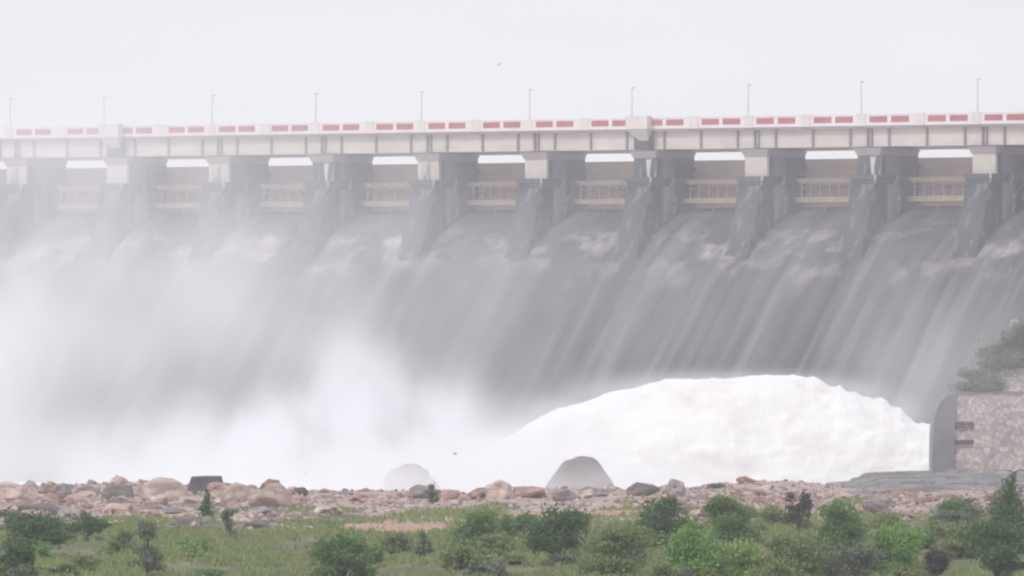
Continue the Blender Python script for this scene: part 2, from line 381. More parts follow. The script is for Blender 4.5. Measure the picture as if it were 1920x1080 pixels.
# ------------------------------------------------------------------ road bridge over the piers
ZG, ZS = 24.65, 27.85
br = empty('road_bridge', (DAM[0], DAM[1], ZG), -TH)
tag(br, 'concrete road bridge along the top of the dam with a red and white parapet', 'bridge')
O1 = (0, 0, ZG)
U0, U1 = -58, 222
sl = MB(O1); sl.box(U0, U1, -.5, 9.6, 27.25, 27.8); sl.build('deck_slab', M['slab'], br)
rd = MB(O1); rd.box(U0, U1, .3, 8.8, 27.8, 27.9); rd.build('road_surface', M['asphalt'], br)
for k in range(-3, 11):
    uj = SP*k+PW/2
    for y0, first in ((.45, True), (3.3, False), (6.0, False), (8.3, False)):
        g = MB(O1); dz = -.35 if y0 > 8 else 0
        g.box(uj+.06, uj+SP-.06, y0-.1, y0+.5, 24.65+dz, 27.247)
        gd = g.build('longitudinal_girder', M['girder'], br)
        if first:
            for du in (.33, 3.4, 10.0, 16.6, 19.67):
                s = MB(O1); s.box(uj+du-.13, uj+du+.13, .02, y0-.103, 24.7, 27.24); s.build('stiffener', M['rib'], gd)
ps = []
for side, y0, y1 in ((0, -.62, -.30), (1, 9.35, 9.65)):
    w_ = MB(O1); w_.box(U0, U1, y0, y1, 27.6, 29.12); w_.box(U0, U1, y0-.06, y1+.06, 29.12, 29.24)
    par = w_.build('parapet', M['parapet'], br)
    for k in range(-3, 11):
        uj = SP*k+PW/2
        for du in (8.65, 18.35):
            if side == 0:
                s = MB(O1); s.box(uj+du, uj+du+1.55, y0-.12, y0, 27.55, 29.32); s.build('post', M['post'], par)
        if side == 0 and -1 <= k <= 9:
            for du in (.55, 4.35, 10.75, 14.55):
                s = MB(O1); s.box(uj+du, uj+du+3.1, y0-.05, y0, 28.08, 28.93); s.build('painted_panel', M['redpaint'], par)
for k in (0, 5):                  # refuge bays corbelled out over two piers
    uj = SP*k+PW/2
    s = MB(O1); s.box(uj-2.0, uj+1.9, -2.0, -.75, 27.55, 29.55); rb = s.build('refuge_bay', M['post'], br, bevel=.05)
    s = MB(O1); s.hexa([(uj-.5,-.8,25.9),(uj+1.2,-.8,25.9),(uj+1.2,-.64,25.9),(uj-.5,-.64,25.9)], [(uj-1.9,-1.95,27.547),(uj+1.8,-1.95,27.547),(uj+1.8,-.64,27.547),(uj-1.9,-.64,27.547)])
    s.build('corbel', M['girder'], rb)
    s = MB(O1); s.box(uj-1.5, uj+1.5, -.63, -.02, 24.66, 27.5); s.build('bearing_column', M['dark_stained'] if k else M['wet_concrete'], rb)

# street lamps along the bridge
def make_lamp():
    r = empty('street_lamp', (0, 0, 0), -TH)
    m = MB(); m.box(-.2, .2, -.2, .2, 0, .25); m.build('base_plate', M['pole'], r)
    m = MB(); m.tube([(0,0,.2), (0,0,2.5), (0,0,6.3)], [.11, .085, .06], 8); m.build('pole', M['pole'], r)
    m = MB(); m.hexa([(-.12,-.1,6.3),(.12,-.1,6.3),(.10,.7,6.36),(-.10,.7,6.36)], [(-.10,-.08,6.5),(.10,-.08,6.5),(.07,.66,6.48),(-.07,.66,6.48)]); m.build('lamp_head', M['pole'], r)
    return r
lampx = [(19,183),(195,181),(398,178),(592,174),(790,171),(993,167),(1185,163),(1403,158),(1615,152),(1833,147)]
ll = ['slim grey street lamp at the far left end of the bridge parapet', 'grey street lamp rising behind the left refuge box on the bridge',
 'thin faded lamp post next right from the left refuge box', 'very faint lamp post second to the right of the left refuge box',
 'faint lamp post on the bridge third to the right of the left refuge box', 'lamp post on the bridge next left of the central refuge box',
 'lamp post rising behind the central refuge box of the parapet', 'thin lamp post next right from the central refuge box',
 'lamp post on the bridge second to the right of the central refuge box', 'tallest looking lamp post at the far right of the bridge']
lamp0 = make_lamp()
for i, (px, py) in enumerate(lampx):
    o = lamp0 if i == 0 else copy_tree(lamp0)
    u = u_at(px, .05); P_ = dam_to_world(u, .05, 27.9)
    o.location = P_
    h = (HY-py)*P_.y/F - 27.9
    o.scale = (1, 1, h/6.55)
    tag(o, ll[i], 'street lamp', 'street lamps along the dam bridge')

# ------------------------------------------------------------------ ground, pool, reservoir
def bank_z(x, y):
    base = -15.7 + .25*math.sin(x*.11+y*.013)*.6 + .35*mn.noise(Vector((x*.05, y*.02, 0))) + .12*mn.noise(Vector((x*.25, y*.12, 3)))
    hump = .9*math.exp(-((x-25)/6)**2-((y-930)/30)**2) + .35*math.exp(-((x+38)/14)**2-((y-930)/40)**2)
    edge = 945 + 8*mn.noise(Vector((x*.06, 9, 0)))
    fall = max(0.0, y-edge)
    z = base+hump-fall*.13
    t = min(1, max(0, (y-872)/55)); z -= .75*t*t*(3-2*t)*(.6+.5*mn.noise(Vector((x*.12, 4, 2))))
    return max(z, -24.6)
def pxy(px, D): return (px-960)/F*D
def D_of(py): return 15.7*F/(py-HY)
xs = np.concatenate([np.linspace(-420, -60, 16), np.arange(-58, 58.1, 1.0), np.linspace(60, 420, 16)])
ysg = np.concatenate([np.linspace(-50, 500, 20), np.arange(505, 1020, 3.0), np.linspace(1025, 1310, 12)])
nx = len(xs); vs = [(x, y, bank_z(x, y) if y > 400 else -15.7) for y in ysg for x in xs]
fs = [(i*nx+j, i*nx+j+1, (i+1)*nx+j+1, (i+1)*nx+j) for i in range(len(ysg)-1) for j in range(nx-1)]
def ground_mat():
    m, nt, p = newmat('meadow_and_stony_ground')
    t = nd(nt, 'ShaderNodeTexCoord'); s = nd(nt, 'ShaderNodeSeparateXYZ'); nt.links.new(t.outputs['Object'], s.inputs[0])
    g, n1, _ = noise_ramp(nt, .25, [(.3, (.07,.085,.03)), (.5, (.10,.115,.045)), (.68, (.24,.19,.13))], (1,.25,1), detail=6)
    e, n2, _ = noise_ramp(nt, .6, [(.3, (.24,.17,.16)), (.5, (.40,.30,.28)), (.72, (.52,.42,.39))], (1,.3,1), detail=6)
    # rock ground starts where the meadow ends, with a ragged border
    bn, n3, _ = noise_ramp(nt, .12, [(0, (0,0,0)), (1, (1,1,1))], (1,.15,1), detail=4)
    a = nd(nt, 'ShaderNodeMath', operation='MULTIPLY_ADD'); nt.links.new(n3.outputs['Fac'], a.inputs[0]); a.inputs[1].default_value = 260; nt.links.new(s.outputs['Y'], a.inputs[2])
    mr = nd(nt, 'ShaderNodeMapRange'); nt.links.new(a.outputs[0], mr.inputs[0]); mr.inputs[1].default_value = 890; mr.inputs[2].default_value = 925
    nt.links.new(mixc(nt, g.outputs[0], e.outputs[0], mr.outputs[0]), p.inputs['Base Color']); p.inputs['Roughness'].default_value = .95
    b_ = nd(nt, 'ShaderNodeBump', Strength=.6, Distance=.3); nt.links.new(n2.outputs['Fac'], b_.inputs['Height']); nt.links.new(b_.outputs[0], p.inputs['Normal'])
    return m
gr = MB(); gr.v = vs; gr.f = fs; tag(gr.build('ground', ground_mat(), smooth=True), kind='structure')

pw = MB(); pw.add([(-420,960,-23.9),(420,960,-23.9),(420,1310,-23.9),(300,1420,-23.9),(-420,1900,-23.9)], [(0,1,2,3,4)])
tag(pw.build('water', M['foam']), kind='structure')
rw = MB()
a = [dam_to_world(-90, 14.1, 21.5), dam_to_world(262, 14.1, 21.5), dam_to_world(262, 420, 21.5), dam_to_world(-90, 420, 21.5)]
rw.add([tuple(q) for q in a], [(0,1,2,3)])
tag(rw.build('reservoir_water', simple('still_water', (.05,.07,.07), (.06,.08,.08), .1, .1)), kind='structure')

# ------------------------------------------------------------------ water jet
def make_jet():
    prof = [(1800,812),(1745,803),(1715,790),(1700,778),(1688,764),(1672,762),(1655,750),(1640,752),(1600,730),(1575,719),(1560,724),(1525,712),(1510,714),(1490,707),(1400,703),(1340,704),(1250,712),(1150,735),(1060,765),(1000,795),(940,832),(880,862),(820,890)]
    D = 1235.0
    X = np.array([(p[0]-960)/F*D for p in prof][::-1]); Z = np.array([-(p[1]-HY)/F*D for p in prof][::-1])
    nxj, nc = 380, 140
    vs = []; base = -24.5
    for i in range(nxj):
        x = X[0]+(X[-1]-X[0])*i/(nxj-1); t = i/(nxj-1)
        top = float(np.interp(x, X, Z)); h = top-base
        hw = 5+5.5*math.sin(math.pi*min(1, max(0, t*.85+.15)))
        yc = D+6*(1-t)
        for j in range(nc+1):
            a = math.pi*j/nc
            y = -math.cos(a)*hw; z = h*math.sin(a)**.75
            n = Vector((0, y/hw/hw*6, (z/h)*1.0+.05)).normalized()
            q = Vector((x, y, z))
            # billows pulled out along the flight of the jet
            f1 = mn.fractal(Vector((x*.10, y*.22, z*.24-x*.03)), 1, 2, 3)
            f2 = mn.fractal(Vector((x*.45, y*.6, z*.7)), .9, 2, 4)
            amp = (.55+.45*t)
            d = .35+(.95*f1+.20*f2*amp+.40*amp*mn.fractal(Vector((x*.2+z*.12, y*.4, z*.35-x*.05)), 1, 2, 2))*min(1, z/3)
            q += n*(d-.35)
            q += n*(.10*min(1, z/3)*mn.fractal(Vector((x*1.1, y*1.3, z*1.6)), .8, 2, 3))
            vs.append((q.x, q.y+yc, base+max(q.z, -.2)))
    m = nc+1
    fs = [(i*m+j, i*m+j+1, (i+1)*m+j+1, (i+1)*m+j) for i in range(nxj-1) for j in range(nc)]
    b = MB((X[-1], D, base)); b.add(vs, fs)
    # flecks of spray thrown off the upper edge
    for q in range(0):
        t = random.betavariate(2.2, 1.4); x = X[0]+(X[-1]-X[0])*(.35+.63*t)
        top = float(np.interp(x, X, Z)); r = random.uniform(.15, .4)
        c = Vector((x, D+random.uniform(-5, 4), top-r*random.uniform(.2, 1.7)+random.uniform(-.5,.25)))
        pts = []
        for sx, sy, sz in ((1,0,0),(-1,0,0),(0,1,0),(0,-1,0),(0,0,1),(0,0,-1)):
            pts.append((c.x+sx*r*random.uniform(.8,1.8), c.y+sy*r, c.z+sz*r*random.uniform(.6,1.2)))
        b.add(pts, [(0,2,4),(2,1,4),(1,3,4),(3,0,4),(2,0,5),(1,2,5),(3,1,5),(0,3,5)])
    o = b.build('water_jet', M['foam'], smooth=True); o.location = (X[-1], D, base)
    return o
tag(make_jet(), 'huge arching jet of white water bursting out beside the stone wall', 'water jet')

# ------------------------------------------------------------------ retaining wall at the right with its terrace
DW = 1150.0
def wx(px): return (px-960)/F*DW
def wz(py): return -(py-HY)/F*DW
rwall = empty('retaining_wall', (wx(1785), DW, wz(905)), 0)
tag(rwall, 'pink rubble stone wall with a smooth grey rounded concrete end beside the water jet', 'wall')
OW = (wx(1785), DW, wz(905))
def masonry():
    m, nt, p = newmat('rubble_masonry')
    t = nd(nt, 'ShaderNodeTexCoord'); v = nd(nt, 'ShaderNodeTexVoronoi', Scale=2.4); nt.links.new(t.outputs['Object'], v.inputs['Vector'])
    r = nd(nt, 'ShaderNodeValToRGB'); s = nd(nt, 'ShaderNodeSeparateColor'); nt.links.new(v.outputs['Color'], s.inputs[0]); nt.links.new(s.outputs[0], r.inputs[0])
    e = r.color_ramp.elements; e[0].color = (.44,.37,.33,1); e[1].color = (.84,.75,.70,1); x = e.new(.5); x.color = (.64,.53,.49,1)
    v2 = nd(nt, 'ShaderNodeTexVoronoi', Scale=2.4, feature='DISTANCE_TO_EDGE'); nt.links.new(t.outputs['Object'], v2.inputs['Vector'])
    k = nd(nt, 'ShaderNodeMapRange'); nt.links.new(v2.outputs['Distance'], k.inputs[0]); k.inputs[2].default_value = .09
    big, _, _ = noise_ramp(nt, .25, [(.35, (.75,.74,.78)), (.65, (1,1,1))])
    c = mixc(nt, (.45,.42,.42), r.outputs[0], k.outputs[0]); c = mixc(nt, c, big.outputs[0], 1.0, 'MULTIPLY')
    nt.links.new(c, p.inputs['Base Color']); p.inputs['Roughness'].default_value = .9
    b_ = nd(nt, 'ShaderNodeBump', Strength=.5, Distance=.1); nt.links.new(k.outputs[0], b_.inputs['Height']); nt.links.new(b_.outputs[0], p.inputs['Normal'])
    return m
M['masonry'] = masonry()
M['grey_conc'] = simple('smooth_grey_concrete', (.18,.18,.19), (.26,.255,.26), .3, .85)
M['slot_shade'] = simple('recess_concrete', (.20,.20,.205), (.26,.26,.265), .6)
s = MB(OW)
x0, x1 = wx(1787), wx(1920)+22; zt, zb = wz(738), wz(915)
zl = [zb, wz(835), wz(825), wz(806), wz(791), zt]; xr = wx(1826)
# face built round the two recesses
for a_, b_ in ((0,1),(2,3),(4,5)): s.box(x0, xr, DW, DW+9, zl[a_], zl[b_])
for a_, b_ in ((1,2),(3,4)): s.box(x0, xr, DW+.9, DW+9, zl[a_]+.002, zl[b_]-.002)
s.box(xr, x1, DW, DW+9, zb, zt)
s.build('stone_face', M['masonry'], rwall)
s = MB(OW)
pts = []
zt2 = wz(736)
for px, py in ((1787,915),(1748,915),(1748,860),(1749,815),(1752,785),(1758,765),(1766,750),(1775,741),(1792,737)): pts.append((wx(px), wz(py)))
n = len(pts); vs = [(a_, DW-.35, b_) for a_, b_ in pts]+[(a_, DW+9.2, b_) for a_, b_ in pts]
s.add(vs, [tuple(range(n)), tuple(range(2*n-1, n-1, -1))]+[(i, (i+1) % n, (i+1) % n+n, i+n) for i in range(n)])
s.build('concrete_end', M['grey_conc'], rwall)
for py in (797, 829):
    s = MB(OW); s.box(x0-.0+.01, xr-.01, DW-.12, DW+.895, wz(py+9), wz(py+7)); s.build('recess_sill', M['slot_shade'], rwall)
s = MB(OW); s.box(wx(1792), x1, DW-.2, DW+9, zt+.003, zt+.22); s.build('coping', M['grey_conc'], rwall)
s = MB(OW); s.hexa([(wx(1780),DW-2.2,wz(912)),(x1,DW-2.2,wz(912)),(x1,DW-.02,wz(912)),(wx(1780),DW-.02,wz(912))],[(wx(1790),DW-1.5,wz(893)),(x1,DW-1.5,wz(893)),(x1,DW-.02,wz(889)),(wx(1790),DW-.02,wz(889))])
s.build('footing', M['ledge'], rwall)
tw = empty('terrace_wall', (wx(1860), DW+4, zt+.22))
tag(tw, 'low pale stone wall above the pink masonry, half covered by creeping shrubs', 'wall')
s = MB((wx(1860), DW+4, zt+.22)); s.hexa([(wx(1800),DW+3,zt+.225),(x1,DW+3,zt+.225),(x1,DW+8.9,zt+.225),(wx(1800),DW+8.9,zt+.225)], [(wx(1835),DW+3.6,wz(692)),(x1,DW+3.6,wz(688)),(x1,DW+8.9,wz(688)),(wx(1835),DW+8.9,wz(692))])
s.build('stone_face', M['masonry'], tw)

# rock ledge at the foot of the wall
def ledge(name, prof, y0, y1, seed, lab):
    # prof: outline of the top in pixels at distance y0
    X_ = np.array([(p[0]-960)/F*y0 for p in prof]); Z_ = np.array([-(p[1]-HY)/F*y0 for p in prof])
    b = MB((X_[0], y0, -24.5)); nxl = 90; rows = 12; vs = []
    for i in range(nxl):
        x = X_[0]+(X_[-1]-X_[0])*i/(nxl-1); top = float(np.interp(x, X_, Z_))
        for j in range(rows):
            t = j/(rows-1)
            if t < .45: z = -24.5+(top+24.5)*(t/.45)**.6; y = y0-3*(1-t/.45)
            else: z = top; y = y0+(y1-y0)*(t-.45)/.55
            z2 = z+.35*mn.fractal(Vector((x*.35, y*.3+seed, z*1.4)), 1, 2, 3)*(t > 0)
            # bedding planes
            z2 = z2*.5+.5*(round(z2/.55)*.55) if t > 0 else z2
            vs.append((x, y+.8*mn.noise(Vector((x*.3, seed, z*2.0))), min(z2, top+.35)))
    b.add(vs, [(i*rows+j, i*rows+j+1, (i+1)*rows+j+1, (i+1)*rows+j) for i in range(nxl-1) for j in range(rows-1)])
    o = b.build(name, M['ledge']); o.location = (X_[0], y0, -24.5)
    return tag(o, lab, 'rock ledge')
ledge('rock_ledge', [(1540,935),(1570,920),(1600,916),(1635,905),(1650,896),(1700,893),(1800,894),(1960,893),(2150,892)], 1105, 1146, 1, 'pale grey layered rock ledge at the foot of the stone wall')
ledge('rock_ledge', [(1600,945),(1660,925),(1700,914),(1780,908),(1850,910),(1940,905),(2100,905)], 1040, 1098, 5, 'darker low grey ledge in front of the pale layered one')

# ------------------------------------------------------------------ boulders
def rock_mesh(seed, cuts=9, sub=4, rough=.13, flat=False, block=False, extra=()):
    bm = bmesh.new()
    if block:
        bmesh.ops.create_cube(bm, size=1.8); bmesh.ops.subdivide_edges(bm, edges=bm.edges[:], cuts=7, use_grid_fill=True)
        for v in bm.verts:
            k = 1-.16*(v.co.z+.9); v.co.x = v.co.x*k+.05*v.co.z; v.co.y *= k; v.co.z += .05*v.co.x
            v.co += v.co.normalized()*.07*mn.fractal(v.co*1.3+Vector((seed,0,0)), .9, 2, 3)
        me = bpy.data.meshes.new('boulder'); bm.to_mesh(me); bm.free(); return me
    bmesh.ops.create_icosphere(bm, subdivisions=sub, radius=1)
    rr = random.Random(seed)
    planes = []
    for _ in range(cuts):
        d = Vector((rr.gauss(0,1), rr.gauss(0,1), rr.gauss(0,.8))).normalized(); planes.append((d, rr.uniform(.55,.86)))
    for d_, h_ in extra: planes.append((Vector(d_).normalized(), h_))
    if flat: planes.append((Vector((.08,0,1)).normalized(), .45))
    for v in bm.verts:
        for d, h in planes:
            k = v.co.dot(d)
            if k > h: v.co -= d*(k-h)*.92
        n = v.co.normalized()
        v.co += n*(rough*mn.fractal(v.co*1.6+Vector((seed*3.1,0,0)), .8, 2, 5))
    me = bpy.data.meshes.new('boulder'); bm.to_mesh(me); bm.free()
    me.polygons.foreach_set('use_smooth', [sub > 3]*len(me.polygons))
    return me
def boulder(px, ytop, wpx, D, mat, label, seed, flat=False, hscale=None, cuts=9, cat='boulder', rough=.16, group=None, buried=.3, block=False, extra=()):
    me = rock_mesh(seed, cuts, flat=flat, rough=rough, block=block, extra=extra); me.materials.append(M[mat])
    o = bpy.data.objects.new('boulder', me); S.collection.objects.link(o)
    x = (px-960)/F*D; wd = wpx/F*D; zt_ = -(ytop-HY)/F*D
    co = np.array([v.co[:] for v in me.vertices]); sx = wd/(co[:,0].max()-co[:,0].min())
    gz = bank_z(x, D) if D < 1000 else max(-24, zt_-wd*.9)
    h = zt_-gz; h = max(h, .3); full = h/(1-buried)
    sz = full/(co[:,2].max()-co[:,2].min())
    o.scale = (sx, (sx+sz)/2, sz); o.location = (x-sx*(co[:,0].max()+co[:,0].min())/2, D, zt_-co[:,2].max()*sz)
    return tag(o, label, cat, group)
boulder(1088, 855, 140, 1060, 'rock_dome', 'big grey domed boulder standing half veiled in front of the water jet', 15, cuts=0, rough=.06, extra=[((-.75,-.1,.66),.93),((.62,-.1,.78),.92),((.95,-.3,.1),.95),((.1,-.8,.5),.88)])
boulder(790, 869, 142, 1130, 'rock_grey', 'big rounded boulder almost lost in the mist', 12, cuts=5, rough=.12)
boulder(18, 903, 75, 859, 'rock', 'pink rounded boulder at the left edge of the rocky bank', 13)
boulder(62, 899, 70, 1010, 'rock_grey', 'pale misty boulder behind the pink rock at the left edge', 14, cuts=4)
boulder(118, 905, 46, 872, 'rock_grey', 'small grey boulder, first left of the pair with a pale neighbour', 15)
boulder(162, 910, 50, 872, 'rock_grey', 'low pale grey boulder between two darker grey ones', 16)
boulder(218, 907, 66, 859, 'rock_grey', 'grey rounded boulder left of the big tan one', 17)
boulder(306, 894, 92, 846, 'rock_tan', 'big tan domed boulder next to the dark flat-topped rock', 18, cuts=5)
boulder(383, 892, 80, 885, 'rock_dark', 'dark flat-topped block of rock on the crest of the bank', 19, block=True)
boulder(446, 904, 68, 834, 'rock_tan', 'tan peaked boulder right of the dark flat-topped rock', 20)
boulder(506, 905, 84, 822, 'rock_tan', 'brown split boulder at the right end of the crest group', 21)
boulder(563, 913, 30, 875, 'rock_dark', 'little dark stone alone on the crest right of the brown boulder', 22)
boulder(937, 899, 60, 868, 'rock', 'peach coloured round boulder on the crest left of the domed boulder', 23, cuts=5)
boulder(992, 911, 66, 872, 'rock', 'pink angular slab leaning right of the peach boulder', 24, flat=True)
boulder(905, 922, 30, 890, 'rock_grey', 'small grey stone at the left foot of the peach boulder', 25)
boulder(1205, 903, 62, 880, 'rock_grey', 'square greyish pink boulder on the crest right of the domed boulder', 26)
boulder(1267, 897, 40, 880, 'rock_grey', 'narrow upright pink stone on the crest', 27)
boulder(1310, 912, 34, 930, 'rock_grey', 'low stone beside small weeds on the crest', 28)
boulder(1737, 925, 56, 960, 'rock_grey', 'grey flat block lying below the grey rock ledge', 29, flat=True)
boulder(1783, 935, 40, 930, 'rock_tan', 'pale tan stone near the right end of the bank', 30)
boulder(1850, 925, 50, 935, 'rock_tan', 'pale tan boulder behind the dark conical tree at the right', 31)
boulder(838, 926, 34, 905, 'rock_grey', 'low dark grey rock at the foot of the misty boulder', 32)
boulder(640, 922, 46, 910, 'rock_grey', 'low grey rock on the crest left of the misty boulder', 33)
boulder(745, 962, 60, 800, 'rock_dark', 'dark stone beside the bare red earth patch', 34, flat=True)
boulder(700, 968, 56, 795, 'rock_grey', 'grey stone left of the dark one by the red earth', 35, flat=True)
boulder(455, 1040, 60, 690, 'rock', 'brown stone lying in the meadow near the bottom', 36, flat=True)
boulder(150, 1040, 44, 690, 'rock_tan', 'pale stone in the grass below the dark spreading tree', 37, flat=True)
# humps of bare pink earth on the crest
for px, yt, wp, D, sd_, lb in ((1440, 908, 250, 940, 41, 'long low hump of pink rock on the crest behind the dark dry tree'), (1665, 930, 190, 900, 42, 'broad flat shelf of pink rock left of the grey block'),
                          (110, 925, 230, 900, 43, 'broad pink rock shelf at the left of the bank'), (1380, 925, 210, 890, 44, 'pink rock shelf in front of the long low hump')):
    boulder(px, yt, wp, D, 'rock', lb, sd_, flat=True, cat='rock shelf', rough=.2, cuts=6, buried=.5)

# rubble: individual stones copied from a few shapes
rm = []
for i in range(9):
    me = rock_mesh(60+i, 20, sub=3, rough=.2, flat=(i % 3 == 0)); me.materials.append(M[['rock','rock','rock_tan','rock','rock_grey','rock','rock_tan','rock','rock_grey'][i]]); rm.append(me)
cnt = 0
while cnt < 255:
    D = random.uniform(735, 945); px = random.uniform(-30, 1950)
    lim = 735 if px < 640 else (830 if px < 860 else (850 if px < 1250 else 770))
    lim += 70*mn.noise(Vector((px*.009, 3, 1)))
    if D < lim+random.uniform(0, 40): continue
    x = (px-960)/F*D
    s_ = min(1.25, random.choice((.42,.55,.7,.9,1.15))*random.uniform(.8,1.3)*(.66 if D > 880 else 1.2)*(1+.6*mn.noise(Vector((px*.012, D*.01, 5)))))
    o = bpy.data.objects.new('rubble_stone', random.choice(rm)); S.collection.objects.link(o)
    o.scale = (s_*random.uniform(1,1.7), s_*random.uniform(.9,1.4), s_*random.uniform(.45,.85))
    o.rotation_euler = (random.uniform(-.25,.25), random.uniform(-.25,.25), random.uniform(0,6.28))
    o.location = (x, D, bank_z(x, D)+o.scale.z*.25)
    tag(o, 'rough pinkish stone among the rubble covering the rocky bank', 'stone', 'loose stones of the rocky bank'); cnt += 1
# small gravel and chips
def in_patch(px, D):
    return ((px-742)/98)**2+((D-750)/17)**2 < 1 and random.random() < .85 or ((px-1065)/120)**2+((D-808)/18)**2 < 1 and random.random() < .8
def scatter_chips():
    tv = np.array([(1,0,0),(-.6,.9,0),(-.7,-.8,0),(0,0,.8),(0,.1,-.5)]); tf = [(0,1,3),(1,2,3),(2,0,3),(1,0,4),(2,1,4),(0,2,4)]
    V = []; Fc = []; n = 0
    for _ in range(6500):
        D = random.uniform(725, 950); px = random.uniform(-60, 1980)
        lim = 725 if px < 640 else (800 if px < 860 else (820 if px < 1250 else 760))
        lim += 70*mn.noise(Vector((px*.009, 3, 1)))
        if D < lim+random.uniform(0,60) or in_patch(px, D): continue
        x = (px-960)/F*D; z = bank_z(x, D); r = random.uniform(.10,.42)*(.6 if D > 885 else 1); a = random.uniform(0,6.28); c, s2 = math.cos(a), math.sin(a)
        for q in tv*r*np.array([random.uniform(.8,1.6), 1, random.uniform(.6,1.2)]): V.append((x+q[0]*c-q[1]*s2, D+q[0]*s2+q[1]*c, z+q[2]+.05))
        Fc += [tuple(i+n for i in t) for t in tf]; n += 5
    b = MB(); b.v = V; b.f = Fc
    m, nt, p = newmat('stone_chips'); g = nd(nt, 'ShaderNodeNewGeometry'); r = nd(nt, 'ShaderNodeValToRGB'); nt.links.new(g.outputs['Random Per Island'], r.inputs[0])
    e = r.color_ramp.elements; e[0].color = (.20,.15,.145,1); e[1].color = (.56,.45,.42,1); nt.links.new(r.outputs[0], p.inputs['Base Color']); p.inputs['Roughness'].default_value = .9
    tag(b.build('gravel', m), 'broken pink stone chips between the rocks of the bank', 'gravel', kind='stuff')
scatter_chips()
# bare red earth patch
def patch(px0, px1, D0, D1, mat, name, lab):
    b = MB(); n = 72; b.v = []; c = []
    xc = (px0+px1)/2; pts = []
    for i in range(n):
        a = 2*math.pi*i/n; k = 1+.55*mn.noise(Vector((math.cos(a)*2.6, math.sin(a)*2.6, px0)))
        D = (D0+D1)/2+(D1-D0)/2*math.sin(a)*k; x = ((px0+px1)/2+(px1-px0)/2*math.cos(a)*k-960)/F*D; pts.append((x, D))
    vs = []; fs = []
    rings = 8
    cx, cy = sum(p[0] for p in pts)/n, sum(p[1] for p in pts)/n
    for r_ in range(1, rings+1):
        for (x, y) in pts:
            X_, Y_ = cx+(x-cx)*r_/rings, cy+(y-cy)*r_/rings; vs.append((X_, Y_, bank_z(X_, Y_)+(.16 if r_ < rings else -.1)))
    fs.append(tuple(range(n)))
    for r_ in range(rings-1):
        for i in range(n): fs.append((r_*n+i, r_*n+(i+1) % n, (r_+1)*n+(i+1) % n, (r_+1)*n+i))
    b.add(vs, fs); tag(b.build(name, mat, smooth=True), lab, 'bare earth', kind='structure')
M['earth'] = simple('red_earth', (.36,.20,.15), (.48,.30,.23), .5)
patch(650, 835, 735, 768, M['earth'], 'earth_path', 'bare red earth path')
patch(950, 1180, 790, 825, M['earth'], 'earth_path', 'bare red earth patch below the rocks')

# ------------------------------------------------------------------ vegetation
def leaves(b, c, rad, n, size, rnd, drop=.0, upright=0):
    # n leaf-sized quads in an uneven ball, denser to the outside
    for _ in range(n):
        d = np.array([rnd.gauss(0,1), rnd.gauss(0,1), rnd.gauss(0,1)]); d /= np.linalg.norm(d)+1e-6
        k = rnd.random()**.45
        p = np.array(c)+d*k*np.array(rad)
        a = np.array([rnd.gauss(0,1), rnd.gauss(0,1), rnd.gauss(0,1)+upright*3]); a /= np.linalg.norm(a)
        q = np.cross(a, [rnd.gauss(0,1), rnd.gauss(0,1), rnd.gauss(0,.6)]); q /= np.linalg.norm(q)+1e-6
        s_ = size*rnd.uniform(.6,1.4); w2 = s_*rnd.uniform(.35,.6)
        i = len(b.v)
        b.v += [tuple(p-a*s_*.5), tuple(p+q*w2*.5), tuple(p+a*s_*.5), tuple(p-q*w2*.5)]; b.f.append((i, i+1, i+2, i+3))
